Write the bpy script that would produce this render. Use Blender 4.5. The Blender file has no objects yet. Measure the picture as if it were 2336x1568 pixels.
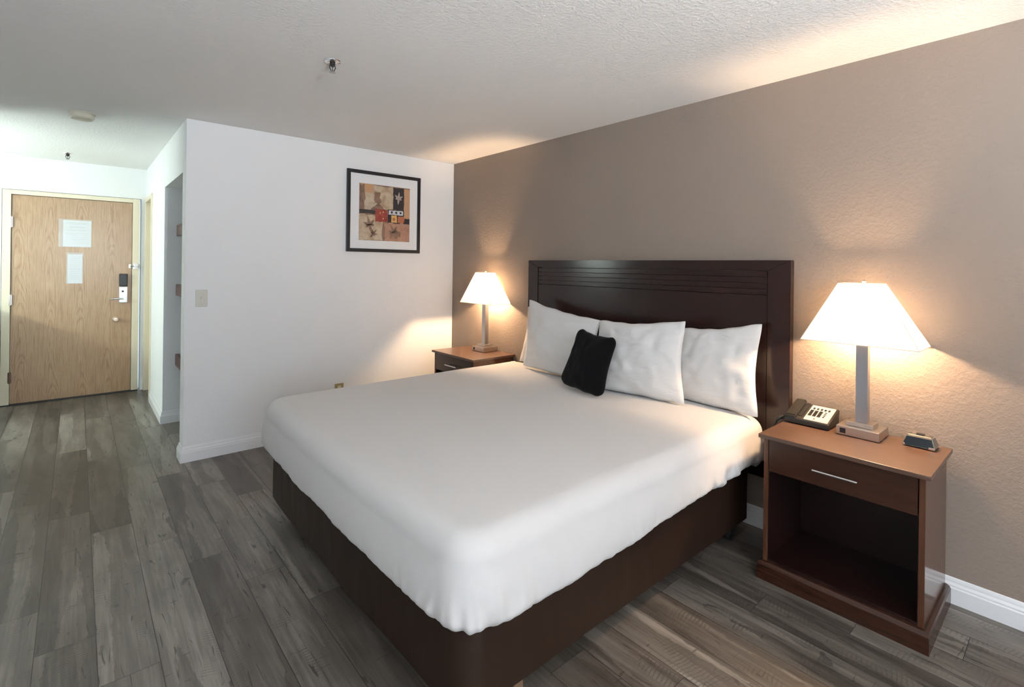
import bpy, bmesh, math, random
from mathutils import Vector, Matrix, noise
random.seed(7)
C = bpy.context.scene.collection
sc = bpy.context.scene
PI = math.pi
R = math.radians

# ------------------------------------------------------------------ camera
HC = 1.421
F, PX, PY, YAW, ROLL = 1141.03, 1168.0, 607.44, R(41.003), R(.728)
cd = bpy.data.cameras.new('camera'); cam = bpy.data.objects.new('camera', cd); C.objects.link(cam)
fw = Vector((math.sin(YAW), math.cos(YAW), 0)); r0 = Vector((math.cos(YAW), -math.sin(YAW), 0)); u0 = r0.cross(fw)
rr = r0*math.cos(ROLL) + u0*math.sin(ROLL); uu = -r0*math.sin(ROLL) + u0*math.cos(ROLL)
m = Matrix((rr, uu, -fw)).transposed().to_4x4(); m.translation = Vector((0, 0, HC)); cam.matrix_world = m
cd.sensor_width = 36; cd.lens = F/2336*36; cd.shift_y = -(784-PY)/2336; cd.clip_start = .05
sc.camera = cam

# ------------------------------------------------------------------ light + exposure
sc.view_settings.view_transform = 'Standard'; sc.view_settings.look = 'None'
sc.view_settings.gamma = 1; sc.view_settings.use_curve_mapping = False
sc.view_settings.exposure = 0.28
w = bpy.data.worlds.new('world'); sc.world = w; w.use_nodes = True
w.node_tree.nodes['Background'].inputs[0].default_value = (.62, .78, 1, 1)
w.node_tree.nodes['Background'].inputs[1].default_value = 2.0
LAMP_W = 46.0
WINDOW_W = 30.0
ALCOVE_W = 84.0
FILL_UPLIGHT_W = 500.0  # added fill light behind the camera
def area(name, loc, rot, sx, sy, watts, col):
    l = bpy.data.lights.new(name, 'AREA'); l.shape = 'RECTANGLE'; l.size = sx; l.size_y = sy; l.energy = watts; l.color = col
    o = bpy.data.objects.new(name, l); C.objects.link(o); o.location = loc; o.rotation_euler = rot; return o
# daylight coming in through the wide window behind the camera
area('window_daylight', (-.35, -3.69, 1.41), (R(90), 0, 0), 2.5, 1.5, WINDOW_W, (.78, .89, 1.0))

# ------------------------------------------------------------------ helpers
def bx(bm, x0, x1, y0, y1, z0, z1, bev=0, seg=2):
    vs = [bm.verts.new((x, y, z)) for x in (x0, x1) for y in (y0, y1) for z in (z0, z1)]
    fs = [bm.faces.new([vs[i] for i in q]) for q in ((0,1,3,2),(4,6,7,5),(0,4,5,1),(2,3,7,6),(0,2,6,4),(1,5,7,3))]
    if bev:
        es = {e for f in fs for e in f.edges}
        bmesh.ops.bevel(bm, geom=list(es), offset=bev, segments=seg, affect='EDGES', profile=.5)
    return fs
def box(*a, bev=0, seg=2):
    bm = bmesh.new(); bx(bm, *a, bev=bev, seg=seg); return bm
def cyl(bm, p0, p1, ra, rb=None, n=24, caps=True):
    p0, p1 = Vector(p0), Vector(p1); rb = ra if rb is None else rb
    d = (p1-p0).normalized(); a = d.orthogonal().normalized(); b = d.cross(a)
    A = [bm.verts.new(p0+(a*math.cos(t)+b*math.sin(t))*ra) for t in [2*PI*i/n for i in range(n)]]
    B = [bm.verts.new(p1+(a*math.cos(t)+b*math.sin(t))*rb) for t in [2*PI*i/n for i in range(n)]]
    for i in range(n): bm.faces.new((A[i], A[(i+1) % n], B[(i+1) % n], B[i]))
    if caps: bm.faces.new(A[::-1]); bm.faces.new(B)
def lathe(bm, c, prof, axis=(0, 0, 1), n=32):
    c = Vector(c); d = Vector(axis).normalized(); a = d.orthogonal().normalized(); b = d.cross(a); rings = []
    for r, h in prof:
        if r < 1e-6: rings.append([bm.verts.new(c+d*h)])
        else: rings.append([bm.verts.new(c+d*h+(a*math.cos(t)+b*math.sin(t))*r) for t in [2*PI*i/n for i in range(n)]])
    for p, q in zip(rings, rings[1:]):
        for i in range(n):
            j = (i+1) % n
            if len(p) == 1: bm.faces.new((p[0], q[j], q[i])) if len(q) > 1 else None
            elif len(q) == 1: bm.faces.new((p[i], p[j], q[0]))
            else: bm.faces.new((p[i], p[j], q[j], q[i]))
def tube(bm, pts, r, n=10):
    pts = [Vector(p) for p in pts]; prev = None; a = None
    for i, p in enumerate(pts):
        d = (pts[min(i+1, len(pts)-1)]-pts[max(i-1, 0)]).normalized()
        a = d.orthogonal().normalized() if a is None else (a-d*a.dot(d)).normalized()
        b = d.cross(a)
        ring = [bm.verts.new(p+(a*math.cos(t)+b*math.sin(t))*r) for t in [2*PI*k/n for k in range(n)]]
        if prev:
            for k in range(n): bm.faces.new((prev[k], prev[(k+1) % n], ring[(k+1) % n], ring[k]))
        else: bm.faces.new(ring[::-1])
        prev = ring
    bm.faces.new(prev)
def prism(bm, poly, z0, z1):
    """poly of (a, b, c) base points, z0/z1 offset vectors"""
    A = [bm.verts.new(Vector(p)+Vector(z0)) for p in poly]; B = [bm.verts.new(Vector(p)+Vector(z1)) for p in poly]
    n = len(poly)
    bm.faces.new(A[::-1]); bm.faces.new(B)
    for i in range(n): bm.faces.new((A[i], A[(i+1) % n], B[(i+1) % n], B[i]))
def wpos(o):
    v = Vector((0, 0, 0))
    while o: v += o.location; o = o.parent
    return v
def obj(name, bm, mat, parent=None, smooth=35):
    me = bpy.data.meshes.new(name)
    if parent:
        bmesh.ops.translate(bm, verts=bm.verts, vec=-wpos(parent))
    bmesh.ops.recalc_face_normals(bm, faces=bm.faces)
    bm.to_mesh(me); bm.free()
    for mm in (mat if isinstance(mat, (list, tuple)) else [mat]): me.materials.append(mm)
    for p in me.polygons: p.use_smooth = True
    me.set_sharp_from_angle(angle=R(smooth))
    o = bpy.data.objects.new(name, me); C.objects.link(o)
    if smooth < 50:
        wn_ = o.modifiers.new('weighted_normal', 'WEIGHTED_NORMAL'); wn_.keep_sharp = True; wn_.weight = 100
    if parent: o.parent = parent
    return o
def tag(o, label, cat, group=None):
    o['label'] = label; o['category'] = cat
    if group: o['group'] = group
    return o
def thing(name, label, cat, loc, group=None):
    o = bpy.data.objects.new(name, None); C.objects.link(o); o.location = loc; o.empty_display_size = .1
    return tag(o, label, cat, group)
def struct(name, bm, mat, parent=None, smooth=35):
    o = obj(name, bm, mat, parent, smooth)
    if not parent: o['kind'] = 'structure'
    return o
def copy_tree(o, parent=None):
    c = o.copy(); C.objects.link(c); c.parent = parent
    for ch in list(o.children): copy_tree(ch, c)
    return c

# ------------------------------------------------------------------ materials
def mat(name, col=(.8, .8, .8), rough=.5, metal=0, spec=.5, coat=0, coat_rough=.1, sheen=0):
    m = bpy.data.materials.new(name); m.use_nodes = True
    b = m.node_tree.nodes['Principled BSDF']
    b.inputs['Base Color'].default_value = (*col, 1); b.inputs['Roughness'].default_value = rough
    b.inputs['Metallic'].default_value = metal; b.inputs['Specular IOR Level'].default_value = spec
    b.inputs['Coat Weight'].default_value = coat; b.inputs['Coat Roughness'].default_value = coat_rough
    b.inputs['Sheen Weight'].default_value = sheen
    return m
class N:
    def __init__(s, m): s.t = m.node_tree; s.n = s.t.nodes; s.l = s.t.links; s.b = s.n['Principled BSDF']
    def new(s, ty, **k):
        x = s.n.new(ty)
        for a, v in k.items(): setattr(x, a, v)
        return x
    def set(s, sock, v):
        if hasattr(v, 'links'): s.l.new(v, sock)
        elif isinstance(v, (int, float)): sock.default_value = v
        else: sock.default_value = v if len(v) == len(sock.default_value) else (*v, 1)
    def math(s, op, a, b=0, c=0, clamp=False):
        x = s.new('ShaderNodeMath', operation=op, use_clamp=clamp)
        for i, v in enumerate((a, b, c)): s.set(x.inputs[i], v)
        return x.outputs[0]
    def geo(s): return s.new('ShaderNodeNewGeometry').outputs['Position']
    def objc(s): return s.new('ShaderNodeTexCoord').outputs['Object']
    def map(s, v, scale=(1, 1, 1), loc=(0, 0, 0), rot=(0, 0, 0)):
        x = s.new('ShaderNodeMapping'); s.l.new(v, x.inputs['Vector'])
        x.inputs['Scale'].default_value = scale; x.inputs['Location'].default_value = loc; x.inputs['Rotation'].default_value = rot
        return x.outputs[0]
    def noise(s, v, scale=5, detail=4, rough=.5, dist=0):
        x = s.new('ShaderNodeTexNoise'); s.l.new(v, x.inputs['Vector'])
        x.inputs['Scale'].default_value = scale; x.inputs['Detail'].default_value = detail
        x.inputs['Roughness'].default_value = rough; x.inputs['Distortion'].default_value = dist
        return x.outputs[0]
    def ramp(s, v, stops, interp='LINEAR'):
        x = s.new('ShaderNodeValToRGB'); s.set(x.inputs[0], v); e = x.color_ramp.elements; x.color_ramp.interpolation = interp
        for i, (p, c) in enumerate(stops):
            el = e[i] if i < 2 else e.new(p)
            el.position = p
            el.color = (c, c, c, 1) if isinstance(c, (int, float)) else (*c, 1)
        return x.outputs[0]
    def mix(s, f, a, b, mode='MIX'):
        x = s.new('ShaderNodeMix', data_type='RGBA', blend_type=mode)
        s.set(x.inputs[0], f); s.set(x.inputs[6], a); s.set(x.inputs[7], b); return x.outputs[2]
    def comb(s, x_, y_, z_=0):
        x = s.new('ShaderNodeCombineXYZ')
        for i, v in enumerate((x_, y_, z_)): s.set(x.inputs[i], v)
        return x.outputs[0]
    def sep(s, v):
        x = s.new('ShaderNodeSeparateXYZ'); s.l.new(v, x.inputs[0]); return x.outputs
    def color(s, v): s.l.new(v, s.b.inputs['Base Color'])
    def bump(s, h, dist=.002, strength=1):
        x = s.new('ShaderNodeBump'); s.l.new(h, x.inputs['Height']); x.inputs['Distance'].default_value = dist
        x.inputs['Strength'].default_value = strength; s.l.new(x.outputs[0], s.b.inputs['Normal'])

def wall_mat(name, col, scale=38, dist=.0022, rough=.62):
    m = mat(name, col, rough, spec=.3); n = N(m); g = n.geo()
    a = n.noise(g, scale*1.6, 4, .6, .15); b = n.noise(g, scale*4, 2)
    h = n.math('ADD', n.ramp(a, [(.40, 0), (.66, 1)]), n.math('MULTIPLY', b, .25))
    n.bump(h, dist, .35)
    n.color(n.mix(n.noise(g, 1.3, 2), tuple(c*.97 for c in col), tuple(min(1, c*1.03) for c in col)))
    return m
M_white = wall_mat('white_paint', (.80, .81, .815), dist=.0012)
M_taupe = wall_mat('taupe_paint', (.250, .202, .168), dist=.0022)
M_ceil = wall_mat('ceiling_texture', (.87, .87, .86), scale=40, dist=.0042, rough=.8)
M_trim = mat('trim_white', (.78, .79, .80), .3)
M_cream = mat('cream_frame', (.72, .65, .50), .35)
M_cream2 = mat('cream_door', (.70, .60, .46), .4)

def wood(name, dark, mid, light, axis='y', rough=.3, scale=1., coat=.0):
    m = mat(name, mid, rough, coat=coat); n = N(m); g = n.geo()
    sc_ = {'x': (1.2, 16, 16), 'y': (16, 1.2, 16), 'z': (16, 16, 1.2)}[axis]
    v = n.map(g, tuple(a*scale for a in sc_))
    a = n.noise(v, 2.0, 5, .55, 1.2); b = n.noise(n.map(g, tuple(a_*scale*4 for a_ in sc_)), 3, 3)
    f = n.math('ADD', n.math('MULTIPLY', a, .75), n.math('MULTIPLY', b, .25))
    n.color(n.ramp(f, [(.3, dark), (.5, mid), (.72, light)]))
    n.bump(b, .0002, .12)
    return m
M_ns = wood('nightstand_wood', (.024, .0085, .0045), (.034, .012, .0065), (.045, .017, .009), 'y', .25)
M_nstop_lit = wood('nightstand_lit_top_wood', (.078, .043, .030), (.094, .053, .037), (.112, .066, .047), 'y', .30)  # lighter than the body wood: lamplight put into the top's colour
M_nsin_shade = wood('nightstand_shaded_inner_wood', (.010, .0035, .003), (.014, .0048, .004), (.019, .0065, .005), 'y', .3)  # dark inner finish, deepened to hold the cubby's shade in its colour
M_nsz = wood('nightstand_side_wood', (.062, .023, .012), (.078, .031, .017), (.095, .04, .023), 'z', .16)
M_hb = wood('headboard_wood', (.0135, .0048, .0040), (.0165, .0058, .0048), (.0205, .0072, .0058), 'y', .2)
M_shelf = wood('shelf_wood', (.035, .013, .010), (.055, .021, .016), (.08, .033, .025), 'y', .4)
M_linen = mat('white_linen', (.60, .585, .575), .85, spec=.15, sheen=.15)
n = N(M_linen); n.bump(n.noise(n.geo(), 9, 4, .55, .4), .004, .25)
M_case = mat('pillow_linen', (.64, .635, .63), .85, spec=.15, sheen=.15)
n = N(M_case); n.bump(n.math('ADD', n.noise(n.map(n.geo(), (4, 4, 16)), 5, 4, .6, .8), n.noise(n.geo(), 14, 3)), .005, .35)
M_skirt = mat('brown_skirt_fabric', (.019, .0088, .0046), .5, spec=.35, sheen=0)
n = N(M_skirt); n.bump(n.noise(n.map(n.geo(), (9, 9, 2.2)), 1.2, 2, .4), .010, .3)
M_black = mat('black_plastic', (.012, .012, .013), .35)
M_dark = mat('charcoal_plastic', (.016, .015, .013), .4)
M_velvet = mat('black_cushion_fabric', (.0035, .0035, .004), .95, spec=.1, sheen=.05)
n = N(M_velvet); n.bump(n.noise(n.geo(), 60, 3), .003, .6)
M_nickel = mat('brushed_nickel', (.62, .58, .54), .30, 1)
n = N(M_nickel); n.bump(n.noise(n.map(n.geo(), (40, 40, 400)), 2, 2), .0002, .3)
M_steel = mat('pole_steel', (.46, .47, .51), .30, 1)
M_chrome = mat('chrome', (.8, .8, .8), .12, 1)
M_silver = mat('silver_plastic', (.17, .155, .135), .32, .5)
M_paper = mat('white_paper', (.62, .63, .65), .3)
M_print = mat('faint_print', (.36, .38, .41), .5)
M_printd = mat('dark_print', (.28, .29, .32), .5)
M_sleeve = mat('clear_sleeve', (.9, .92, .93), .05)
M_sleeve.node_tree.nodes['Principled BSDF'].inputs['Alpha'].default_value = .22
M_ivory = mat('ivory_plastic', (.62, .58, .48), .35)
M_plate = mat('grey_switch_plate', (.58, .57, .51), .35)
M_metalblk = mat('black_metal', (.015, .015, .016), .45)
M_tan = mat('tan_plastic', (.16, .10, .06), .5)
M_detector = mat('detector_plastic', (.60, .58, .48), .45)
M_frame = mat('black_picture_frame', (.008, .009, .012), .38)
M_mat = mat('picture_mat', (.74, .76, .78), .6)
M_face = mat('phone_face', (.42, .41, .40), .5)
M_disp = mat('dark_display', (.004, .008, .014), .08)
M_redp = mat('red_mark', (.45, .05, .03), .5)
M_rubber = mat('rubber', (.01, .01, .01), .7)

# lamp shade: thin white fabric that lets light through
M_shade = bpy.data.materials.new('shade_fabric'); M_shade.use_nodes = True
t = M_shade.node_tree; t.nodes.clear()
o_ = t.nodes.new('ShaderNodeOutputMaterial'); mx = t.nodes.new('ShaderNodeMixShader'); mx.inputs[0].default_value = .30
d_ = t.nodes.new('ShaderNodeBsdfDiffuse'); d_.inputs[0].default_value = (.86, .83, .78, 1)
tr = t.nodes.new('ShaderNodeBsdfTranslucent'); tr.inputs[0].default_value = (.70, .66, .60, 1)
t.links.new(d_.outputs[0], mx.inputs[1]); t.links.new(tr.outputs[0], mx.inputs[2]); t.links.new(mx.outputs[0], o_.inputs[0])
def emit(name, col, strength):
    m = bpy.data.materials.new(name); m.use_nodes = True
    b = m.node_tree.nodes['Principled BSDF']; b.inputs['Base Color'].default_value = (*col, 1)
    b.inputs['Emission Color'].default_value = (*col, 1); b.inputs['Emission Strength'].default_value = strength; return m
M_bulb = emit('lit_bulb', (1, .66, .38), LAMP_W/(.01131*PI))
M_tube = emit('lit_vanity_tube', (.86, 1, .93), ALCOVE_W/(2*PI*.035*.74*PI))

# oak veneer door
M_oak = mat('oak_veneer', (.4, .25, .13), .28); n = N(M_oak); g = n.geo()
sx = n.sep(g)
wob = n.noise(n.map(g, (3.0, 1, 1.1)), 1.5, 3, .55, 0)
cell = n.math('ADD', n.math('DIVIDE', sx[0], .235), n.math('ADD', n.math('MULTIPLY', n.noise(n.map(g, (1, 1, .5)), 1.2, 1), .5), .1))
xl = n.math('SUBTRACT', n.math('FRACT', cell), .5)
ring = n.math('ADD', n.math('MULTIPLY', n.math('MULTIPLY', xl, xl), 44), n.math('ADD', n.math('MULTIPLY', sx[2], 4.5), n.math('MULTIPLY', wob, 8)))
ring = n.math('FRACT', ring)
tri = n.math('MULTIPLY', n.math('ABSOLUTE', n.math('SUBTRACT', ring, .5)), 2)
fine = n.noise(n.map(g, (150, 1, 4)), 1, 4, .6, .3)
mott = n.noise(n.map(g, (22, 1, 5)), 1, 3, .6, 2.0)
f = n.math('ADD', n.math('ADD', n.math('MULTIPLY', n.math('POWER', tri, 2.2), .20), n.math('MULTIPLY', fine, .80)), n.math('MULTIPLY', mott, .30))
n.color(n.ramp(f, [(.38, (.45, .31, .19)), (.60, (.39, .25, .145)), (.80, (.29, .165, .085)), (1, (.23, .125, .06))]))

# floor: wood-look planks, .171 wide, 1.24 long, laid along Y with a regular stagger
M_floor = mat('weathered_plank_floor', (.2, .18, .15), .38, spec=.45); n = N(M_floor); g = n.geo(); s = n.sep(g)
fx = n.math('DIVIDE', n.math('SUBTRACT', s[0], .067), .171); ix = n.math('FLOOR', fx); rx = n.math('FRACT', fx)
fy = n.math('DIVIDE', n.math('ADD', n.math('SUBTRACT', s[1], 2.147), n.math('MULTIPLY', ix, .31)), 1.24)
fy = n.math('ADD', fy, 0.0); iy = n.math('FLOOR', fy); ry = n.math('FRACT', fy)
wn = n.new('ShaderNodeTexWhiteNoise', noise_dimensions='2D'); n.l.new(n.comb(ix, iy), wn.inputs['Vector']); rnd = wn.outputs['Value']
wn2 = n.new('ShaderNodeTexWhiteNoise', noise_dimensions='2D'); n.l.new(n.comb(n.math('ADD', ix, 37.3), iy), wn2.inputs['Vector']); rnd2 = wn2.outputs['Value']
loc = n.comb(n.math('ADD', s[0], n.math('MULTIPLY', rnd, 31)), n.math('ADD', s[1], n.math('MULTIPLY', rnd2, 17)), 0)
warp = n.noise(n.map(loc, (34, 9, 1)), 1, 4, .7)
warped = n.new('ShaderNodeVectorMath', operation='ADD'); n.l.new(loc, warped.inputs[0])
n.l.new(n.comb(n.math('MULTIPLY', n.math('SUBTRACT', warp, .5), .045), 0, 0), warped.inputs[1])
vor = n.new('ShaderNodeTexVoronoi', feature='F1'); n.l.new(n.map(warped.outputs[0], (13, .95, 1)), vor.inputs['Vector']); vor.inputs['Scale'].default_value = 1
patch = n.sep(vor.outputs['Color'])[0]
streak = n.noise(n.map(loc, (55, 2.2, 1)), 1, 5, .62, .6)
broad = n.noise(n.map(loc, (9, 2.0, 1)), 1, 3, .5, .8)
base = n.math('ADD', n.math('ADD', n.math('MULTIPLY', patch, .20), n.math('MULTIPLY', streak, .48)), n.math('ADD', n.math('MULTIPLY', broad, .38), n.math('MULTIPLY', rnd, .22)))
col = n.ramp(base, [(.37, (.032, .026, .021)), (.49, (.062, .051, .042)), (.62, (.102, .087, .074)), (.75, (.160, .141, .122)), (.90, (.260, .235, .208))])
# saw marks: fine slanted lines across the boards in patches
sawv = n.math('ADD', n.math('MULTIPLY', s[1], 420), n.math('ADD', n.math('MULTIPLY', s[0], n.math('ADD', n.math('MULTIPLY', rnd, 320), -160)), n.math('MULTIPLY', n.noise(loc, 26, 2), 6)))
saw = n.math('SINE', sawv)
sawmask = n.math('MULTIPLY', n.ramp(n.noise(n.map(loc, (11, 4.5, 1)), 1, 2, .5, .5), [(.54, 0), (.62, 1)]), n.ramp(streak, [(.35, .3), (.6, 1)]))
sawd = n.math('MULTIPLY', n.math('POWER', n.math('MAXIMUM', saw, 0), 2), sawmask)
col = n.mix(n.math('MULTIPLY', sawd, .6), col, (.045, .037, .032))
# long dark checks and short dents
crack = n.ramp(n.noise(n.map(loc, (42, 3.4, 1)), 1, 2, .5, 1.6), [(.655, 0), (.70, 1)])
knot = n.ramp(n.noise(n.map(loc, (16, 11, 1)), 1, 2, .5, .6), [(.68, 0), (.74, 1)])
dent = n.ramp(n.noise(n.map(loc, (9, 75, 1)), 1, 1, .5, .5), [(.71, 0), (.75, 1)])
dk = n.math('MAXIMUM', n.math('MAXIMUM', n.math('MULTIPLY', crack, .75), n.math('MULTIPLY', knot, .6)), n.math('MULTIPLY', dent, .55))
col = n.mix(dk, col, (.030, .025, .022))
# joints
ex = n.math('MINIMUM', rx, n.math('SUBTRACT', 1, rx)); ey = n.math('MINIMUM', ry, n.math('SUBTRACT', 1, ry))
jx = n.math('LESS_THAN', ex, .0085); jy = n.math('LESS_THAN', ey, .0009)
joint = n.math('MAXIMUM', jx, jy)
col = n.mix(n.math('MULTIPLY', joint, .85), col, (.012, .010, .009)); n.color(col)
hh = n.math('SUBTRACT', n.math('SUBTRACT', n.math('MULTIPLY', streak, .3), n.math('MULTIPLY', n.math('ADD', sawd, dk), .35)), joint)
n.bump(hh, .0009, .6)
n.l.new(n.ramp(streak, [(.3, .30), (.7, .46)]), n.b.inputs['Roughness'])

# ------------------------------------------------------------------ the room
CZ = 2.44; XH = 2.854; YW = 4.19; XC = .575; YD = 6.88; XL = -1.75; YB = -3.70; XA = -1.95
struct('floor', box(XA-.1, XH+.1, YB-.1, YD+.2, -.1, 0), M_floor)
struct('ceiling', box(XA-.1, XH+.1, YB-.1, YD+.2, CZ, CZ+.1), M_ceil)
struct('wall_right', box(XH, XH+.1, YB-.1, YW+.02, 0, CZ), M_taupe)
struct('wall_center', box(XC, XH, YW, 4.333, 0, CZ, bev=.004), M_white)
# hall side: block beyond the closet niche, header over niche, header over the side door
bm = bmesh.new()
bx(bm, XC, XH+.1, 5.31, 6.27, 0, CZ)
bx(bm, XC, XH+.1, 4.333, 5.31, 2.075, CZ)
bx(bm, 1.22, 1.32, 4.333, 5.31, 0, 2.075)
bx(bm, XC, .70, 6.27, YD, 2.10, CZ)
bx(bm, .70, XH+.1, 6.27, YD+.2, 0, CZ)
struct('wall_hall', bm, M_white)
bm = bmesh.new()
bx(bm, XA-.1, -.555, YD, YD+.2, 0, CZ); bx(bm, .53, .70, YD, YD+.2, 0, CZ); bx(bm, -.555, .53, YD, YD+.2, 2.11, CZ)
struct('wall_front', bm, M_white)
bm = bmesh.new(); bx(bm, XL-.1, XL, YB-.1, 4.95, 0, CZ); bx(bm, XL, -.75, 4.95, 5.05, 0, CZ)
struct('wall_left', bm, M_white)
struct('wall_alcove', box(XA-.1, XA, 4.95, YD, 0, CZ), M_white)
bm = bmesh.new()
bx(bm, XA, XL, 4.95, 5.05, 0, CZ)
struct('wall_return', bm, M_white)
bm = bmesh.new()
wx0, wx1, wz0, wz1 = -1.65, .95, .62, 2.2
bx(bm, XL-.1, wx0, YB-.1, YB, 0, CZ); bx(bm, wx1, XH, YB-.1, YB, 0, CZ); bx(bm, wx0, wx1, YB-.1, YB, 0, wz0); bx(bm, wx0, wx1, YB-.1, YB, wz1, CZ)
struct('wall_back', bm, M_white)
bm = bmesh.new()
for a in (wx0, (wx0+wx1)/2-.025, wx1-.05): bx(bm, a, a+.05, YB-.08, YB-.03, wz0, wz1)
for a in (wz0, wz1-.05): bx(bm, wx0, wx1, YB-.08, YB-.03, a, a+.05)
struct('window_1', bm, M_trim)

# baseboards
BP = [(0, 0), (.016, 0), (.016, .066), (.0125, .071), (.0125, .078), (.007, .088), (.0065, .097), (.003, .106), (0, .108)]
def baseboard(name, path, side):
    """path of (x, y); side=+1 puts the board to the left of the travel direction"""
    bm = bmesh.new(); P = [Vector((*p, 0)) for p in path]; rings = []
    for i, p in enumerate(P):
        ds = []
        if i: ds.append((P[i]-P[i-1]).normalized())
        if i < len(P)-1: ds.append((P[i+1]-P[i]).normalized())
        ns = [Vector((-d.y, d.x, 0))*side for d in ds]
        if len(ns) == 2: nn = (ns[0]+ns[1]); nn = nn/(nn.length**2)*2
        else: nn = ns[0]
        rings.append([bm.verts.new(p+nn*d+Vector((0, 0, z))) for d, z in BP])
    for a, b in zip(rings, rings[1:]):
        for k in range(len(BP)): j = (k+1) % len(BP); bm.faces.new((a[k], a[j], b[j], b[k]))
    bm.faces.new(rings[0]); bm.faces.new(rings[-1][::-1])
    return struct(name, bm, M_trim, smooth=25)
baseboard('baseboard_right', [(XH, YB), (XH, YW)], 1)
baseboard('baseboard_center', [(XH, YW), (XC, YW), (XC, 4.333), (1.22, 4.333)], 1)
baseboard('baseboard_hall', [(1.22, 5.31), (XC, 5.31), (XC, 6.235)], 1)
baseboard('baseboard_front', [(.535, YD), (.572, YD)], -1)
baseboard('baseboard_alcove', [(XA, YD), (-.56, YD)], -1)
baseboard('baseboard_left', [(XL, YB), (XL, 4.95), (-.75, 4.95), (-.75, 5.05)], -1)

# ------------------------------------------------------------------ entry door
d1 = bpy.data.objects.new('door_1', None); C.objects.link(d1); d1.location = (0, YD, 0); d1['kind'] = 'structure'
obj('door_panel', box(-.484, .450, YD-.004, YD+.04, .012, 2.057, bev=.0015), M_oak, d1)
bm = bmesh.new()
for a, b, c, d in ((-.550, -.489, 0, 2.105), (.455, .516, 0, 2.105)):
    bx(bm, a, b, YD-.018, YD+.10, c, d, bev=.003)
bx(bm, -.4895, .4555, YD-.018, YD+.10, 2.062, 2.105, bev=.003)
bx(bm, -.489, -.478, YD+.045, YD+.1, 0, 2.07); bx(bm, .444, .456, YD+.045, YD+.1, 0, 2.07); bx(bm, -.48, .45, YD+.045, YD+.1, 2.05, 2.063)
obj('door_frame', bm, M_cream, d1)
obj('threshold', box(-.55, .516, YD-.03, YD+.1, 0, .010, bev=.003), M_metalblk, d1)
for i, z in enumerate((1.79, 1.03, .27)):
    bm = bmesh.new(); cyl(bm, (-.489, YD-.014, z-.055), (-.489, YD-.014, z+.055), .009, n=12); bx(bm, -.500, -.476, YD-.0205, YD-.005, z-.05, z+.05, bev=.001)
    obj('hinge', bm, M_nickel if i < 2 else M_tan, d1)
lk = obj('lock_case', box(.343, .418, YD-.035, YD-.004, .972, 1.145, bev=.006), mat('lock_plate_metal', (.72, .70, .68), .28, .8), d1)
obj('card_reader', box(.345, .416, YD-.050, YD-.004, 1.150, 1.285, bev=.008), M_black, d1)
bm = bmesh.new(); lathe(bm, (.375, YD-.034, 1.095), [(0, 0), (.011, .0), (.011, .004), (0, .005)], axis=(0, -1, 0), n=20); obj('keyhole', bm, M_metalblk, lk)
bm = bmesh.new(); cyl(bm, (.375, YD-.03, 1.018), (.375, YD-.075, 1.018), .012, n=20)
tube(bm, [(.378, YD-.072, 1.018), (.34, YD-.075, 1.018), (.30, YD-.073, 1.016), (.268, YD-.066, 1.013)], .0095, 12)
obj('lever_handle', bm, M_chrome, lk)
bm = bmesh.new(); lathe(bm, (.320, YD-.004, .793), [(0, 0), (.030, 0), (.030, .006), (.014, .010), (.013, .022), (.024, .030), (.027, .040), (.020, .048), (0, .050)], axis=(0, -1, 0)); obj('door_knob', bm, mat('worn_brass', (.60, .48, .38), .3, .7), d1)
bm = bmesh.new(); bx(bm, .425, .447, YD-.026, YD-.004, 1.345, 1.390, bev=.003); cyl(bm, (.44, YD-.03, 1.367), (.47, YD-.036, 1.367), .007, n=10)
obj('latch_stud', bm, M_chrome, d1)
bm = bmesh.new(); bx(bm, .463, .512, YD-.030, YD-.018, 1.335, 1.398, bev=.003)
for z in (1.348, 1.366, 1.384): cyl(bm, (.468, YD-.036, z), (.520, YD-.036, z), .006, n=10)
obj('swing_bar_guard', bm, M_chrome, d1)

# side door in the hall
d2 = bpy.data.objects.new('door_2', None); C.objects.link(d2); d2.location = (XC, 6.5, 0); d2['kind'] = 'structure'
bm = bmesh.new()
bx(bm, XC-.014, .70, 6.245, 6.295, 0, 2.12, bev=.003); bx(bm, XC-.014, .70, 6.815, 6.862, 0, 2.12, bev=.003); bx(bm, XC-.014, .70, 6.2945, 6.8155, 2.07, 2.12, bev=.003)
bx(bm, .655, .70, 6.29, 6.31, 0, 2.08); bx(bm, .655, .70, 6.80, 6.82, 0, 2.08)
obj('door_frame', bm, M_cream, d2)
obj('door_panel', box(.62, .655, 6.297, 6.813, .01, 2.067, bev=.002), M_cream2, d2)

# ------------------------------------------------------------------ notices on the door
def notice(name, label, x0, x1, z0, z1, sleeve, lines, y=YD-.0045):
    o = thing(name, label, 'notice', ((x0+x1)/2, y, z0), )
    obj('sheet', box(x0, x1, y-.0012, y-.0002, z0, z1), M_paper, o)
    bm = bmesh.new()
    for a, b, z, h in lines: bx(bm, x0+(x1-x0)*a, x0+(x1-x0)*b, y-.0017, y-.0012, z0+(z1-z0)*z, z0+(z1-z0)*z+h)
    obj('printed_lines', bm, M_print, o)
    sx0, sx1, sz0, sz1 = sleeve
    obj('clear_sleeve', box(sx0, sx1, y-.0026, y-.0019, sz0, sz1), M_sleeve, o)
    return o
ln = [(.08, .9, .96-.0-.06, .003)] + [(.25, .8, .86-.0, .003), (.22, .78, .74, .004), (.15, .85, .62, .003), (.1, .92, .50, .003), (.1, .88, .44, .003), (.3, .92, .36, .003), (.3, .9, .28, .004), (.45, .8, .22, .003), (.82, .95, .17, .004), (.4, .78, .13, .003), (.82, .92, .10, .003)]
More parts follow.
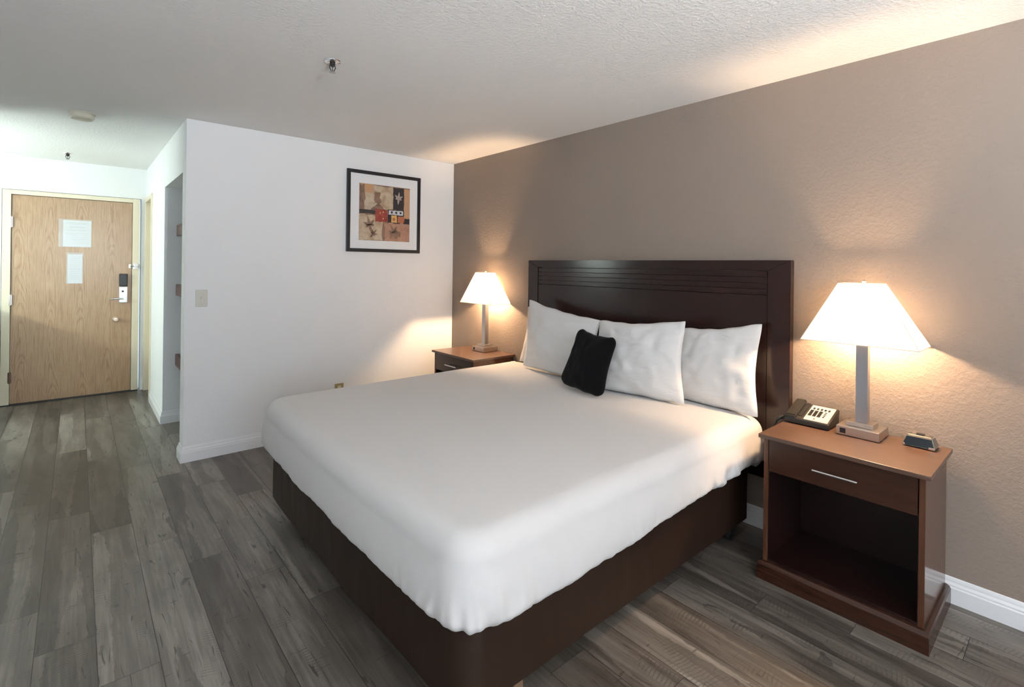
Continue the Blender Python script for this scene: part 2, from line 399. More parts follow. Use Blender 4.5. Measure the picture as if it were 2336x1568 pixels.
notice('door_notice', 'wide printed notice in a clear sleeve taped higher on the oak door', -.112, .108, 1.565, 1.835, (-.146, .112, 1.560, 1.846), ln)
ln = [(.1, .9, z, .0025) for z in (.93, .88, .84, .78, .72, .66, .60, .50, .47, .40, .33, .26, .21, .14)]
notice('door_notice', 'narrow printed card in a clear sleeve below the wide notice on the door', -.074, .040, 1.186, 1.485, (-.084, .046, 1.182, 1.505), ln)

# ------------------------------------------------------------------ closet shelves
for nm, z0 in (('top wooden shelf in the recessed niche beside the hall, level with the upper door notice', 1.65), ('middle wooden shelf in the recessed hall niche, level with the light switch', 1.125), ('bottom wooden shelf in the recessed hall niche, nearest the floor', .505)):
    t = thing('closet_shelf', nm, 'shelf', (.86, 4.82, z0), 'wooden shelves in the hall niche')
    obj('shelf_board', box(.664, 1.218, 4.335, 5.308, z0+.078, z0+.098, bev=.002), M_shelf, t)
    obj('front_rail', box(.664, .684, 4.335, 5.308, z0, z0+.0775, bev=.002), M_shelf, t)
    bm = bmesh.new(); tube(bm, [(.69, 5.20, z0+.098), (.69, 5.20, z0+.116), (.693, 5.215, z0+.124), (.70, 5.235, z0+.118)], .003, 8); obj('hook', bm, M_chrome, t)

# ------------------------------------------------------------------ switch, outlet
t = thing('light_switch', 'beige toggle light switch plate on the white wall near the corner', 'light switch', (.679, YW, 1.16))
obj('cover_plate', box(.642, .716, YW-.006, YW-.0005, 1.100, 1.222, bev=.003), M_plate, t)
obj('toggle', box(.674, .684, YW-.017, YW-.006, 1.150, 1.172, bev=.002), M_ivory, t)
for z in (1.13, 1.192):
    bm = bmesh.new(); lathe(bm, (.679, YW-.006, z), [(0, 0), (.003, 0), (.002, .001), (0, .001)], axis=(0, -1, 0), n=12); obj('screw', bm, M_nickel, t)
t = thing('wall_outlet', 'brown outlet plate low on the white wall, peeking above the bed', 'outlet', (1.70, YW, .36))
obj('cover_plate', box(1.662, 1.738, YW-.006, YW-.0005, .285, .400, bev=.003), mat('outlet_plate', (.33, .27, .12), .4), t)
for z in (.316, .368): obj('socket', box(1.685, 1.715, YW-.0075, YW-.006, z-.014, z+.014, bev=.001), M_ivory, t)

# ------------------------------------------------------------------ framed picture
px0, px1, pz0, pz1 = 1.742, 2.459, 1.530, 2.246
t = thing('framed_picture', 'black framed square leaf collage print on the white wall', 'picture', ((px0+px1)/2, YW, pz0))
fwd = .030
bm = bmesh.new()
bx(bm, px0, px0+fwd, YW-.024, YW-.001, pz0, pz1, bev=.002); bx(bm, px1-fwd, px1, YW-.024, YW-.001, pz0, pz1, bev=.002)
bx(bm, px0+fwd, px1-fwd, YW-.0238, YW-.001, pz1-fwd, pz1, bev=.002); bx(bm, px0+fwd, px1-fwd, YW-.0238, YW-.001, pz0, pz0+fwd, bev=.002)
obj('frame', bm, M_frame, t)
obj('mat_board', box(px0+fwd, px1-fwd, YW-.014, YW-.010, pz0+fwd, pz1-fwd), M_mat, t)
ax0, ax1, az0, az1 = 1.853, 2.349, 1.634, 2.134
def paint(name, a, b, scale=14):
    m = mat(name, a, .5); n = N(m); g = n.geo()
    n.color(n.ramp(n.noise(g, scale, 5, .6, 1.2), [(.35, a), (.65, b)])); return m
art = [paint('art_tan', (.34, .25, .16), (.50, .42, .32), 12), paint('art_brown', (.14, .085, .06), (.27, .17, .12), 12), paint('art_black', (.018, .016, .018), (.03, .026, .028)),
       paint('art_orange', (.50, .28, .14), (.42, .28, .18)), paint('art_red', (.20, .02, .02), (.30, .06, .04)), paint('art_white', (.55, .58, .66), (.48, .5, .56)),
       paint('art_yellow', (.62, .32, .06), (.6, .42, .18)), paint('art_clay', (.40, .24, .17), (.30, .17, .12)), paint('art_leaf', (.42, .36, .32), (.34, .29, .26)), paint('art_rust', (.42, .13, .05), (.35, .12, .07))]
bm = bmesh.new()
def patch(pts, mi, lay):
    y = YW-.0142-lay*.00025
    vs = [bm.verts.new((ax0+(ax1-ax0)*u, y, az0+(az1-az0)*v)) for u, v in pts]
    f = bm.faces.new(vs); f.material_index = mi
def rag(u0, u1, v0, v1, j=.012, n_=7):
    pts = []
    for (a, b, c, d) in ((u0, v0, u1, v0), (u1, v0, u1, v1), (u1, v1, u0, v1), (u0, v1, u0, v0)):
        for k in range(n_):
            q = k/n_; pts.append((min(1, max(0, a+(c-a)*q+random.uniform(-j, j))), min(1, max(0, b+(d-b)*q+random.uniform(-j, j)))))
    return pts
patch([(0, 0), (1, 0), (1, 1), (0, 1)], 1, 0)
patch(rag(.10, .66, .56, .99, .02), 0, 1); patch(rag(0, .28, .84, 1, .01), 3, 1.6)
patch(rag(.0, .10, .56, .98), 1, 2); patch(rag(.28, .40, .66, .86, .02), 1, 2)
patch([(.22, .57), (.27, .60), (.33, .65), (.38, .66), (.44, .62), (.48, .56), (.44, .52), (.24, .52)], 1, 2.5)
patch(rag(.0, .33, .475, .54, .008), 2, 3)
patch(rag(.66, .875, .58, .985, .006), 2, 3); patch(rag(.88, 1, .43, .985, .006), 3, 3)
patch(rag(.55, 1.0, .33, .58, .004), 2, 2.2)
patch(rag(.0, .45, .0, .46, .015), 0, 3); patch(rag(.49, 1, .0, .32, .012), 7, 3); patch(rag(.60, .80, .06, .30, .03), 1, 3.4); patch(rag(.56, .9, .20, .33, .02), 7, 3.6)
patch(rag(.31, .54, .345, .57, .008), 4, 4)
patch(rag(.57, .86, .485, .565, .004), 5, 4)
for u in (.63, .72, .81): patch([(u+.022*math.cos(a), .527+.022*math.sin(a)) for a in [2*PI*k/12 for k in range(12)]], 2, 5)
patch(rag(.62, .735, .345, .475, .006), 6, 4); patch([(.675+.03*math.cos(a), .405+.03*math.sin(a)) for a in [2*PI*k/12 for k in range(12)]], 9, 5)
patch(rag(.755, .885, .345, .465, .006), 9, 4)
def leaf(cx, cy, s, mi, rot=0):
    for a, L in ((90, 1.0), (35, .8), (145, .8), (-10, .55), (190, .55), (-90, .9)):
        a = R(a+rot); d = Vector((math.cos(a), math.sin(a))); nrm = Vector((-d.y, d.x))
        prof = [(0, .03), (.35, .16), (.7, .10), (1, 0), (.7, -.10), (.35, -.16), (0, -.03)]
        patch([(cx+(d.x*p*L+nrm.x*q)*s, cy+(d.y*p*L+nrm.y*q)*s) for p, q in prof], mi, 5)
leaf(.765, .79, .13, 8, -5); leaf(.20, .27, .17, 1, 15); leaf(.27, .12, .11, 1, -40); leaf(.68, .17, .16, 1, 30)
patch([(.44, .66), (.445, .66), (.46, .58), (.455, .58)], 9, 5)
for u, v in ((.46, .52), (.40, .50), (.46, .40)): patch([(u+.012*math.cos(a), v+.014*math.sin(a)) for a in [2*PI*k/8 for k in range(8)]], 6, 5)
obj('art_print', bm, art, t)

# ------------------------------------------------------------------ ceiling fixtures
def sprinkler(x, y, label, s=1.0):
    t = thing('ceiling_sprinkler', label, 'sprinkler', (x, y, CZ), 'ceiling sprinklers')
    bm = bmesh.new(); lathe(bm, (x, y, CZ), [(0, -.001), (.040*s, -.001), (.038*s, -.006), (.024*s, -.010), (.018*s, -.006), (.0, -.006)], n=32); obj('escutcheon', bm, M_chrome, t)
    bm = bmesh.new(); lathe(bm, (x, y, CZ), [(0, -.005), (.013*s, -.005), (.013*s, -.020), (.009*s, -.024), (.007, -.030), (0, -.031)], n=20)
    tube(bm, [(x-.012*s, y, CZ-.02), (x-.015*s, y, CZ-.034), (x-.006*s, y, CZ-.052), (x, y, CZ-.056)], .0024, 8)
    tube(bm, [(x+.012*s, y, CZ-.02), (x+.015*s, y, CZ-.034), (x+.006*s, y, CZ-.052), (x, y, CZ-.056)], .0024, 8)
    cyl(bm, (x, y, CZ-.030), (x, y, CZ-.054), .002, n=8); obj('head', bm, M_metalblk, t)
    bm = bmesh.new(); lathe(bm, (x, y, CZ), [(0, -.054), (.015*s, -.056), (.017*s, -.059), (.006, -.061), (0, -.061)], n=20); obj('deflector', bm, M_nickel, t)
sprinkler(.958, 2.495, 'chrome sprinkler head on the open ceiling above the foot of the bed')
sprinkler(-.077, 6.36, 'small chrome sprinkler head on the hall ceiling in front of the door')
t = thing('smoke_detector', 'round off-white smoke detector on the ceiling at the hall entrance', 'smoke detector', (.015, 4.56, CZ))
bm = bmesh.new(); lathe(bm, (.015, 4.56, CZ), [(0, -.0005), (.073, -.0005), (.073, -.007), (0, -.007)], n=40); obj('mounting_plate', bm, M_detector, t)
bm = bmesh.new(); lathe(bm, (.015, 4.56, CZ), [(0, -.007), (.066, -.007), (.068, -.012), (.067, -.034), (.058, -.044), (.03, -.047), (0, -.047)], n=40); obj('housing', bm, M_detector, t)

# ------------------------------------------------------------------ headboard
hx = 2.79; hy0, hy1, hz = 1.008, 3.005, 1.470
t = thing('headboard', 'dark espresso wood headboard with grooved panel against the taupe wall', 'headboard', (hx, 2.0, 0))
RW = .115
bm = bmesh.new()
def rail(poly): prism(bm, [(0, y, z) for y, z in poly], (hx, 0, 0), (XH-.012, 0, 0))
def solid(name, poly, x0, m=M_hb):
    bm = bmesh.new(); prism(bm, [(0, y, z) for y, z in poly], (x0, 0, 0), (XH-.017, 0, 0))
    bmesh.ops.bevel(bm, geom=[e for e in bm.edges], offset=.002, segments=2, affect='EDGES'); return obj(name, bm, m, t)
zr = .055
solid('top_rail', [(hy0, hz), (hy1, hz), (hy1-RW+.001, hz-zr), (hy0+RW-.001, hz-zr)], hx)
solid('side_stile', [(hy0, .02), (hy0+RW-.001, .02), (hy0+RW-.001, hz-zr-.001), (hy0, hz-.001)], hx)
solid('side_stile', [(hy1, .02), (hy1-RW+.001, .02), (hy1-RW+.001, hz-zr-.001), (hy1, hz-.001)], hx)
# grooved band then flat panel with a thin shadow gap
z = hz-zr-.004
for k in range(4):
    bm = box(hx+.004, XH-.02, hy0+RW+.002, hy1-RW-.002, z-.0305, z, bev=.0008); obj('grooved_slat', bm, M_hb, t); z -= .0325
obj('panel', box(hx+.004, XH-.02, hy0+RW+.002, hy1-RW-.002, .30, z-.001, bev=.0015), M_hb, t)

# ------------------------------------------------------------------ bed
bx0, bx1, by0, by1 = .802, 2.755, 1.105, 3.128
bed = thing('bed', 'king bed base wrapped in a dark brown fabric skirt', 'bed', (1.79, 2.11, 0))
def perim(x0, x1, y0, y1, rf=.13, rh=.05, n_side=220, n_end=200, n_c=36, bow=.03):
    """closed loop of (x, y, nx, ny, u) from head right, along right side, round the foot, back along left"""
    pts = []
    def arc(cx, cy, r, a0, a1, n):
        for k in range(n): a = a0+(a1-a0)*k/n; pts.append([cx+r*math.cos(a), cy+r*math.sin(a), math.cos(a), math.sin(a)])
    for k in range(n_side): q = k/n_side; pts.append([x1-rh+(x0+rf-x1+rh)*q, y0, 0, -1])
    arc(x0+rf, y0+rf, rf, -PI/2, -PI, n_c)
    for k in range(n_end):
        q = k/n_end; pts.append([x0-bow*math.sin(PI*q)**.8, y0+rf+(y1-y0-2*rf)*q, -1, 0])
    arc(x0+rf, y1-rf, rf, PI, PI/2, n_c)
    for k in range(n_side): q = k/n_side; pts.append([x0+rf+(x1-rh-x0-rf)*q, y1, 0, 1])
    arc(x1-rh, y1-rh, rh, PI/2, 0, 6)
    for k in range(30): q = k/30; pts.append([x1, y1-rh+(y0+rh-y1+rh)*q, 1, 0])
    arc(x1-rh, y0+rh, rh, 0, -PI/2, 6)
    return pts
# skirt
P = perim(.846, 2.705, 1.170, 3.074, rf=.085, rh=.03, bow=.018)
bm = bmesh.new(); rings = []
NZ = 10
for j in range(NZ+1):
    q = j/NZ; z = .105+(.44-.105)*q; ring = []
    for i, (x, y, nx, ny) in enumerate(P):
        w_ = noise.noise(Vector((x*3, y*3, q*.8)))*.006+noise.noise(Vector((x*13+q*1.5, y*13, q*2)))*.0025*(.4+q)
        ring.append(bm.verts.new((x+nx*w_, y+ny*w_, z)))
    rings.append(ring)
for a, b in zip(rings, rings[1:]):
    for i in range(len(a)): j = (i+1) % len(a); bm.faces.new((a[i], a[j], b[j], b[i]))
bm.faces.new(rings[0]); bm.faces.new(rings[-1][::-1])
obj('bed_skirt', bm, M_skirt, bed, smooth=60)
obj('mattress', box(.88, 2.70, 1.19, 3.04, .442, .608, bev=.04, seg=4), M_linen, bed)
bm = bmesh.new()
for y in (1.225, 3.0): bx(bm, .93, 2.74, y-.02, y+.02, .068, .104)
for x in (.95, 1.8, 2.72): bx(bm, x-.018, x+.018, 1.245, 2.98, .074, .1035)
obj('metal_frame', bm, M_metalblk, bed)
for x in (1.10, 2.60):
    for y in (1.225, 3.0):
        bm = bmesh.new(); bx(bm, x-.02, x+.02, y-.02, y+.02, .034, .0675, bev=.003); l = obj('leg', bm, M_metalblk if x > 2 else M_tan, bed)
        bm = bmesh.new(); cyl(bm, (x, y-.013, .0235), (x, y+.013, .0235), .0235, n=20); obj('caster', bm, M_rubber, l)

# white duvet cover draped over the mattress
P = perim(bx0, bx1, by0, by1, rf=.125, rh=.06, bow=.026)
def sstep(a, b, v): v = max(0, min(1, (v-a)/(b-a))); return v*v*(3-2*v)
def hem(x, y, nx, ny):
    # height of the hem round the bed: low over the near foot corner, rising towards the head
    h = .372+.012*noise.noise(Vector((x*4, y*4, 3)))+.004*noise.noise(Vector((x*25, y*25, 1)))
    if y < 2.0 and ny < -.5 or (nx == 0 and y < 2): h += .045*sstep(1.2, 2.6, x)
    if x < 1.2: h += .012*sstep(1.4, 2.2, y)
    return h
bm = bmesh.new(); rings = []
cx, cy = (bx0+bx1)/2, (by0+by1)/2; RC = .085; ZT = .648
def topz(x, y):
    u = (x-bx0)/(bx1-bx0); v = (y-cy)/((by1-by0)/2)
    return ZT+.016*(1-v**4)*(1-max(0, 1-2*max(0, min(1, u)))**6)+.0035*noise.noise(Vector((x*2.2, y*2.2, 0)))-.004
NT = 40
for j in range(1, NT+1):
    q = j/NT; ring = []
    for (x, y, nx, ny) in P:
        ix, iy = x-nx*RC, y-ny*RC
        qx = cx+(ix-cx)*q; qy = cy+(iy-cy)*q
        ring.append(bm.verts.new((qx, qy, topz(qx, qy))))
    rings.append(ring)
for j in range(1, 10):
    a = j/9*PI/2; ring = []
    for (x, y, nx, ny) in P:
        zt = topz(x-nx*RC, y-ny*RC)
        o = -RC+RC*math.sin(a); z = zt-RC+RC*math.cos(a)
        ring.append(bm.verts.new((x+nx*o, y+ny*o, z)))
    rings.append(ring)
NS = 22
for j in range(1, NS+1):
    q = j/NS; ring = []
    for (x, y, nx, ny) in P:
        zt = topz(x-nx*RC, y-ny*RC)-RC; hz_ = hem(x, y, nx, ny); z = zt+(hz_-zt)*q
        o = .016*math.sin(q*PI*.75)
        if q > .8: o -= .030*((q-.8)/.2)**2
        gather = sstep(.15, 1, q)
        corner = max(0, 1-((x-.88)**2+(y-1.17)**2)**.5/.28)
        headr = sstep(1.9, 2.6, x)*(1 if y < 2 else .3)
        amp = .0024+.009*corner+.0085*headr+.0026*sstep(1.2, 2, x)
        s_ = (x*1.0-y*1.0) if corner > 0 else x+y
        wr = noise.noise(Vector((s_*15, 1.7, q*1.6)))+.6*noise.noise(Vector((s_*36, 4.2, q*2.5)))+.25*(1-corner)*noise.noise(Vector((s_*80, 7.2, q*3)))
        o = max(-.024, o+gather*amp*wr*1.5)
        ring.append(bm.verts.new((x+nx*o, y+ny*o, z)))
    rings.append(ring)
L = len(P)
# inner face of the cover, 12 mm inside the outer one
inner = []
for k, ring in enumerate(rings):
    q = max(0, min(1, (k-NT)/9)); ri = []
    for v, (x, y, nx, ny) in zip(ring, P):
        last = 0 if k < len(rings)-1 else .003
        ri.append(bm.verts.new((v.co.x-nx*.012*q, v.co.y-ny*.012*q, v.co.z-.012*(1-q)+last)))
    inner.append(ri)
for rs, dz in ((rings, 0), (inner, -.012)):
    c0 = bm.verts.new((cx, cy, topz(cx, cy)+dz))
    for i in range(L): bm.faces.new((c0, rs[0][i], rs[0][(i+1) % L]))
    for a, b in zip(rs, rs[1:]):
        for i in range(L): j = (i+1) % L; bm.faces.new((a[i], b[i], b[j], a[j]))
a, b = rings[-1], inner[-1]
for i in range(L): j = (i+1) % L; bm.faces.new((a[i], a[j], b[j], b[i]))
cov = obj('duvet', bm, M_linen, smooth=70); tag(cov, 'smooth white duvet cover draped over the king mattress', 'bedding')

# pillows
def pillow(name, label, cat, c00, c10, c11, c01, th, m=M_case, bow=.085, rc=.012, seed=0, wr=.006, group=None, n=44, seam=True):
    c00, c10, c11, c01 = map(Vector, (c00, c10, c11, c01))
    nrm = (c10-c00).cross(c01-c00).normalized()
    if nrm.x > 0: nrm = -nrm
    ctr = (c00+c10+c11+c01)/4
    bm = bmesh.new(); grid = {}
    for side in (1, -1):
        for i in range(n+1):
            for j in range(n+1):
                u = i/n; v = j/n
                if side == -1 and (i in (0, n) or j in (0, n)): grid[side, i, j] = grid[1, i, j]; continue
                uu_ = u; vv_ = v
                # pull the edge middles inward, leaving soft ears
                eu = math.sin(PI*v); ev = math.sin(PI*u)
                cr = rc*(abs(2*u-1)*abs(2*v-1))**6
                uu_ = .5+(u-.5)*(1-bow*eu**1.2-cr); vv_ = .5+(v-.5)*(1-bow*(.2 if v < .5 else 1)*ev**1.2-cr)
                p = c00*(1-uu_)*(1-vv_)+c10*uu_*(1-vv_)+c11*uu_*vv_+c01*(1-uu_)*vv_
                s_ = (max(0, math.sin(PI*u))**.5)*(max(0, math.sin(PI*v))**.5)
                k = noise.noise(Vector((u*5+seed*7, v*5, side)))*wr*2+noise.noise(Vector((u*13+seed, v*9, side*3)))*wr
                e = noise.noise(Vector((u*6+seed, v*6, 9)))*.008
                p = p+nrm*(side*(th/2*s_)+k*min(1, s_*1.6))+Vector((0, 0, e*(1-s_)))
                grid[side, i, j] = bm.verts.new(p)
        for i in range(n):
            for j in range(n):
                q = [grid[side, i, j], grid[side, i+1, j], grid[side, i+1, j+1], grid[side, i, j+1]]
                bm.faces.new(q if side == 1 else q[::-1])
    o = obj(name, bm, m, None, smooth=80); tag(o, label, cat, group)
    if seam:
        loop = [grid_ for grid_ in []]
    return o
G = 'white bed pillows against the headboard'
pillow('pillow', 'white pillow hidden mostly behind the leftmost one, at the far side of the bed', 'pillow', (2.675, 2.975, .66), (2.675, 2.30, .664), (2.74, 2.33, 1.06), (2.745, 2.955, 1.10), .11, seed=1, group=G)
pillow('pillow', 'white pillow leaning at the far left of the bed, behind the black cushion', 'pillow', (2.545, 2.79, .674), (2.475, 2.05, .676), (2.59, 2.085, 1.075), (2.655, 2.845, 1.165), .13, seed=2, group=G)
pillow('pillow', 'white pillow at the near right of the bed, touching the headboard by the right lamp', 'pillow', (2.665, 1.78, .662), (2.655, 1.105, .655), (2.73, 1.12, 1.135), (2.73, 1.66, 1.06), .13, seed=3, group=G)
pillow('pillow', 'white pillow in the middle of the bed, overlapping the right one', 'pillow', (2.43, 2.06, .672), (2.545, 1.455, .664), (2.60, 1.485, 1.125), (2.575, 2.085, 1.075), .15, seed=4, group=G)
pillow('accent_cushion', 'small black square accent cushion propped on the white pillows', 'cushion', (2.30, 2.19, .690), (2.27, 1.80, .664), (2.42, 1.81, 1.01), (2.43, 2.135, 1.045), .13, m=M_velvet, bow=.15, rc=.17, seed=5, wr=.004)

# ------------------------------------------------------------------ nightstand
def nightstand(x0, y0, label, group):
    """x0 front of the top, y0 right edge of the top, seen from the foot of the bed"""
    W, D, H = .620, .452, .663
    x1, y1 = x0+D, y0+W; cy_ = (y0+y1)/2
    t = thing('nightstand', label, 'nightstand', (x0+D/2, cy_, 0), group)
    obj('tabletop', box(x0, x1, y0, y1, H-.018, H, bev=.002), M_nstop_lit, t)
    fx_ = x0+.020
    obj('side_panel', box(fx_, x1-.012, y0+.018, y0+.038, .082, H-.0185, bev=.0015), M_nsz, t)
    obj('side_panel', box(fx_, x1-.012, y1-.038, y1-.018, .082, H-.0185, bev=.0015), M_nsz, t)
    obj('back_panel', box(x1-.030, x1-.018, y0+.0385, y1-.0385, .0945, H-.019), M_nsin_shade, t)
    obj('cubby_floor', box(fx_+.004, x1-.031, y0+.0385, y1-.0385, .0825, .094), M_nsin_shade, t)
    for ya, yb in ((y0+.0382, y0+.0405), (y1-.0405, y1-.0382)): obj('shade_lining', box(fx_+.004, x1-.031, ya, yb, .0945, .49), M_nsin_shade, t)  # thin sheets added over the side panels to darken the cubby like shade
    obj('inner_shelf', box(fx_+.006, x1-.031, y0+.0385, y1-.0385, .486-.0, .498), M_ns, t) if False else None
    dr = obj('drawer', box(fx_-.002, fx_+.018, y0+.041, y1-.041, .497, H-.022, bev=.0015), M_ns, t)
    bm = bmesh.new(); hz_ = .567
    tube(bm, [(fx_-.030, cy_-.082, hz_), (fx_-.030, cy_+.082, hz_)], .0048, 14)
    for s_ in (-.05, .05): cyl(bm, (fx_-.030, cy_+s_, hz_), (fx_-.001, cy_+s_, hz_), .0035, n=12)
    obj('bar_handle', bm, M_chrome, dr)
    obj('drawer_box', box(fx_+.0185, x1-.035, y0+.045, y1-.045, .505, .62), M_ns, t)
    # plinth with sloping top lip
    bm = bmesh.new(); b0 = x0-.001
    prof = [(0, 0), (0, .066), (.004, .074), (.012, .080), (.019, .082)]
    def ringp(d, z): return [bm.verts.new(p) for p in ((b0+d, y0+d, z), (x1-.002, y0+d, z), (x1-.002, y1-d, z), (b0+d, y1-d, z))]
    rs = [ringp(d, z) for d, z in prof]
    for a, b in zip(rs, rs[1:]):
        for i in range(4): j = (i+1) % 4; bm.faces.new((a[i], a[j], b[j], b[i]))
    bm.faces.new(rs[0][::-1]); bm.faces.new(rs[-1])
    obj('plinth', bm, M_ns, t, smooth=20)
    return t
GN = 'matching open nightstands'
ns1 = nightstand(2.382, .371, 'dark wood nightstand with telephone and clock, right of the bed', GN)
ns2 = copy_tree(ns1); ns2.location = (ns1.location.x+.018, ns1.location.y+2.849, 0)
ns2['label'] = 'dark wood nightstand on the far side of the bed, in the room corner'

# ------------------------------------------------------------------ table lamp
def lamp(cx, cy, z0, label, group):
    t = thing('table_lamp', label, 'lamp', (cx, cy, z0), group)
    base = obj('base', box(cx-.078, cx+.078, cy-.083, cy+.083, z0+.001, z0+.041, bev=.0025), M_nickel, t)
    obj('power_port', box(cx-.0795, cx-.077, cy+.045, cy+.068, z0+.010, z0+.032), M_black, base)
    obj('stepped_plinth', box(cx-.045, cx+.045, cy-.052, cy+.052, z0+.0415, z0+.060, bev=.002), M_nickel, t)
    obj('pole', box(cx-.019, cx+.019, cy-.0235, cy+.0235, z0+.0605, z0+.46, bev=.0015), M_steel, t)
    bm = bmesh.new(); cyl(bm, (cx, cy, z0+.4605), (cx, cy, z0+.50), .014, n=16); obj('socket', bm, M_nickel, t)
    bm = bmesh.new(); bmesh.ops.create_icosphere(bm, subdivisions=3, radius=.03, matrix=Matrix.Translation((cx, cy, z0+.530))); obj('bulb', bm, M_bulb, t)
    # four sided tapered shade, open top and bottom
    zb, zt = z0+.425, z0+.697
    B = [(cx+sx*.118, cy+sy*.225, zb) for sx, sy in ((-1, -1), (1, -1), (1, 1), (-1, 1))]
    T = [(cx+sx*.046, cy+sy*.083, zt) for sx, sy in ((-1, -1), (1, -1), (1, 1), (-1, 1))]
    T = [(x, y+.009, z) for x, y, z in T]
    B[1] = (min(B[1][0], XH-.006), B[1][1], zb); B[2] = (min(B[2][0], XH-.006), B[2][1], zb)
    bm = bmesh.new(); b_ = [bm.verts.new(p) for p in B]; t_ = [bm.verts.new(p) for p in T]
    for i in range(4): j = (i+1) % 4; bm.faces.new((b_[i], b_[j], t_[j], t_[i]))
    sh = obj('lamp_shade', bm, M_shade, t)
    bm = bmesh.new()
    for q in (B, T):
        for i in range(4): tube(bm, [q[i], q[(i+1) % 4]], .0022, 6)
    for i in range(4): tube(bm, [B[i], T[i]], .0014, 6)
    obj('trim_tape', bm, M_shade, sh)
    bm = bmesh.new()
    for p in T: tube(bm, [(cx, cy, zt-.006), (p[0], p[1], zt-.002)], .0015, 6)
    tube(bm, [(cx, cy-.014, z0+.49), (cx, cy-.05, z0+.53), (cx, cy-.052, z0+.60), (cx, cy-.02, z0+.675), (cx, cy, z0+.690), (cx, cy+.02, z0+.675), (cx, cy+.052, z0+.60), (cx, cy+.05, z0+.53), (cx, cy+.014, z0+.49)], .0018, 6)
    obj('harp', bm, M_nickel, t)
    bm = bmesh.new(); lathe(bm, (cx, cy, zt-.008), [(0, 0), (.006, 0), (.006, .006), (.003, .010), (.008, .014), (.009, .019), (.005, .024), (0, .025)], n=16); obj('finial', bm, M_nickel, t)
    return t
GL = 'matching table lamps'
lp1 = lamp(2.742, .676, .664, 'lit brushed metal lamp with tapered white shade beside the telephone', GL)
lp2 = copy_tree(lp1); lp2.location = (2.752, 3.520, .664); lp2['label'] = 'lit tapered white shade lamp in the far corner, left of the bed'

# ------------------------------------------------------------------ telephone
t = thing('telephone', 'black desk telephone with white keypad face on the right nightstand', 'telephone', (2.75, .89, .664))
TX0, TX1, TY0, TY1, TZ = 2.668, 2.832, .792, .985, .664
def phz(x): return TZ+.026+(x-TX0)/(TX1-TX0)*.052
bm = bmesh.new()
prism(bm, [(TX0, 0, TZ+.004), (TX1-.01, 0, TZ+.001), (TX1, 0, TZ+.072), (TX1-.014, 0, phz(TX1)-.004), (TX0+.004, 0, TZ+.028), (TX0, 0, TZ+.022)], (0, TY0, 0), (0, TY1, 0))
bmesh.ops.bevel(bm, geom=list(bm.edges), offset=.003, segments=2, affect='EDGES')
obj('body', bm, M_dark, t)
def slab(x0, x1, y0, y1, h0, h1, bev=.001):
    bm = bmesh.new()
    vs = [bm.verts.new((x, y, phz(x)+h)) for x in (x0, x1) for y in (y0, y1) for h in (h0, h1)]
    for q in ((0,1,3,2),(4,6,7,5),(0,4,5,1),(2,3,7,6),(0,2,6,4),(1,5,7,3)): bm.faces.new([vs[i] for i in q])
    if bev: bmesh.ops.bevel(bm, geom=list(bm.edges), offset=bev, segments=2, affect='EDGES')
    return bm
obj('cradle', slab(TX0+.03, TX1-.012, .915, .932, -.004, .0035, .001), M_black, t)
hs = obj('handset', slab(TX0+.002, TX1-.004, .935, .984, .0, .016, .005), M_dark, t)
fp = obj('face_plate', slab(TX0+.010, TX1-.018, .800, .9035, -.002, .0025, .0012), M_face, t)
k0 = None
def key(x, y, wx, wy, m_=M_black):
    return obj('key', slab(x-wx/2, x+wx/2, y-wy/2, y+wy/2, .0027, .0050, .0006), m_, fp)
for r_ in range(4):
    for c_ in range(3): key(TX0+.052+r_*.0135, .889-c_*.0195, .0112, .0145)
for r_ in range(4): key(TX0+.052+r_*.0135, .829, .005, .009)
for c_ in range(5):
    for r_ in range(2): key(TX0+.110+r_*.009, .887-c_*.0165, .005, .009)
obj('message_light', slab(TX0+.020, TX0+.030, .858, .863, .0027, .0045, .0005), M_redp, fp)
obj('printed_badge', slab(TX0+.133, TX0+.139, .845, .865, .0026, .0029, 0), M_print, fp)
bm = bmesh.new()
pts = []
for k in range(90):
    a = k*.75; q = k/89; pts.append((2.705+.010*math.cos(a)-.01*math.sin(q*3), .984+.062*q, .672+.006+.008*math.sin(a)-.06*q**3))
tube(bm, pts, .0022, 6)
cord = obj('coiled_cord', bm, M_black, t, smooth=80)

# ------------------------------------------------------------------ alarm clock
t = thing('alarm_clock', 'small silver and black alarm clock near the right edge of the nightstand', 'clock', (2.775, .467, .664))
KX0, KX1, KY0, KY1, KZ = 2.722, 2.812, .410, .526, .664
bm = bmesh.new(); sec = [(KX0, KZ+.003), (KX1, KZ+.003), (KX1-.016, KZ+.046), (KX0+.020, KZ+.050), (KX0+.008, KZ+.030)]
def clk(k, s0, s1): return [bm.verts.new((x, (KY0 if k == 0 else KY1)+(1 if k == 0 else -1)*((z-KZ)*.32+s0), z)) for x, z in sec]
A = clk(0, 0, 0); B = clk(1, 0, 0); bm.faces.new(A[::-1]); bm.faces.new(B)
for i in range(5): bm.faces.new((A[i], A[(i+1) % 5], B[(i+1) % 5], B[i]))
bmesh.ops.bevel(bm, geom=list(bm.edges), offset=.004, segments=3, affect='EDGES')
body = obj('body', bm, M_silver, t)
bm = bmesh.new(); prism(bm, [(KX0-.0005, KY0+.006, KZ+.008), (KX0-.0005, KY1-.005, KZ+.008), (KX0+.0125, KY1-.016, KZ+.042), (KX0+.0125, KY0+.016, KZ+.042)], (-.0012, 0, 0), (.003, 0, 0)); obj('display', bm, M_disp, t)
for a, b in ((KY0+.004, KY0+.024), (KY1-.012, KY1-.002)): obj('chrome_trim', box(KX0-.0022, KX0+.004, a, b, KZ+.003, KZ+.013, bev=.0015), M_chrome, t)
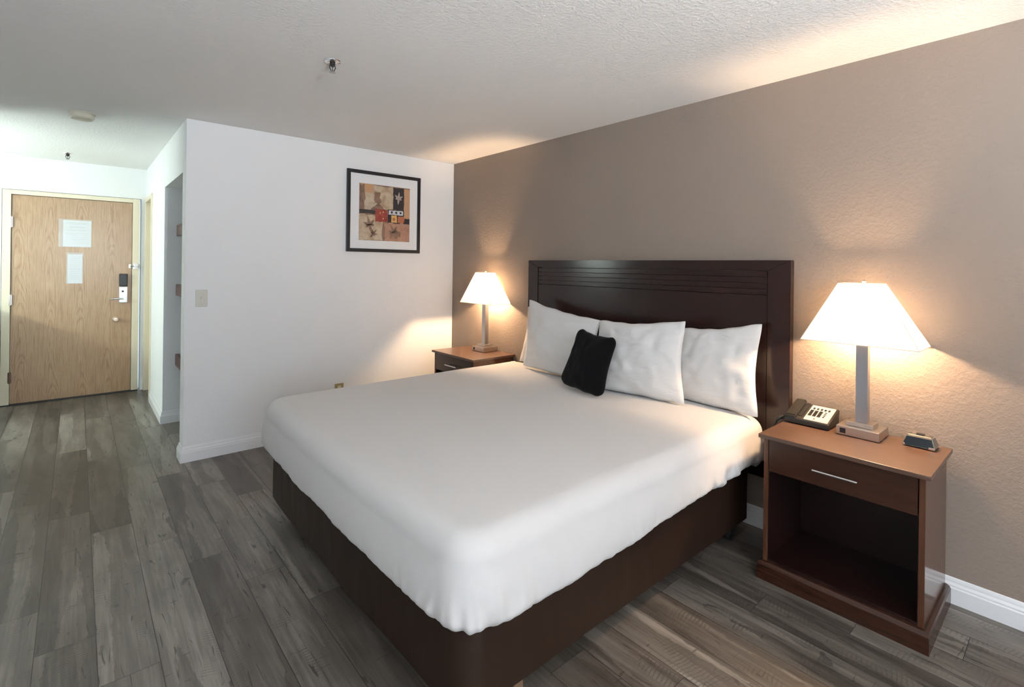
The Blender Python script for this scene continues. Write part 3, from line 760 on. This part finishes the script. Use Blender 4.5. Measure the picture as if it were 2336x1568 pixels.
bm = bmesh.new(); bx(bm, 2.752, 2.776, .454, .482, KZ+.046, KZ+.055, bev=.003); obj('snooze_button', bm, M_black, t)
for y in (.436, .503):
    bm = bmesh.new(); lathe(bm, (2.77, y, KZ+.045), [(0, 0), (.005, 0), (.005, .006), (0, .007)], n=14); obj('knob', bm, M_silver, t)

# ------------------------------------------------------------------ vanity light in the hall alcove (outside the frame to the left)
t = thing('vanity_light', 'white tube vanity light on the wall of the hall alcove', 'wall light', (XA, 5.72, 1.6))
obj('backplate', box(XA, XA+.04, 5.3, 6.14, 1.55, 1.65, bev=.004), M_trim, t)
bm = bmesh.new(); cyl(bm, (XA+.085, 5.35, 1.60), (XA+.085, 6.09, 1.60), .035, n=24); obj('lit_tube', bm, M_tube, t)
t = thing('added_shade_cabinet', 'added low dark wood cabinet, unseen in the hall alcove, placed to shade the door', 'cabinet', (-1.05, 6.45, 0))  # added out of frame to cast shade on the lower entry door
obj('carcass', box(-1.35, -.765, 6.06, 6.85, .0, 1.015, bev=.002), M_ns, t)
obj('cabinet_top', box(-1.36, -.75, 6.04, 6.855, 1.0155, 1.036, bev=.002), M_ns, t)
obj('cabinet_door', box(-1.34, -.775, 6.04, 6.0595, .05, 1.0, bev=.002), M_nsz, t)

# ------------------------------------------------------------------ added fill uplighter, unseen behind the camera, to brighten the ceiling
t = thing('added_uplighter', 'added brushed metal fill uplighter, unseen behind the viewpoint, brightening the ceiling', 'lamp', (.45, -1.9, 0))
bm = bmesh.new(); lathe(bm, (.45, -1.9, 0), [(0, .001), (.14, .001), (.14, .015), (.02, .03), (0, .03)]); obj('base', bm, M_nickel, t)
bm = bmesh.new(); cyl(bm, (.45, -1.9, .0305), (.45, -1.9, 1.38), .012); obj('pole', bm, M_nickel, t)
bm = bmesh.new(); lathe(bm, (.45, -1.9, 1.38), [(0, .0), (.03, .002), (.11, .05), (.17, .12), (.166, .12), (.107, .055), (.028, .008), (0, .006)]); obj('bowl_shade', bm, M_nickel, t)
bm = bmesh.new(); bmesh.ops.create_icosphere(bm, subdivisions=3, radius=.045, matrix=Matrix.Translation((.45, -1.9, 1.487))); obj('bulb', bm, emit('fill_uplight_bulb', (.94, .97, 1), FILL_UPLIGHT_W/(4*PI*.045**2*PI)), t)
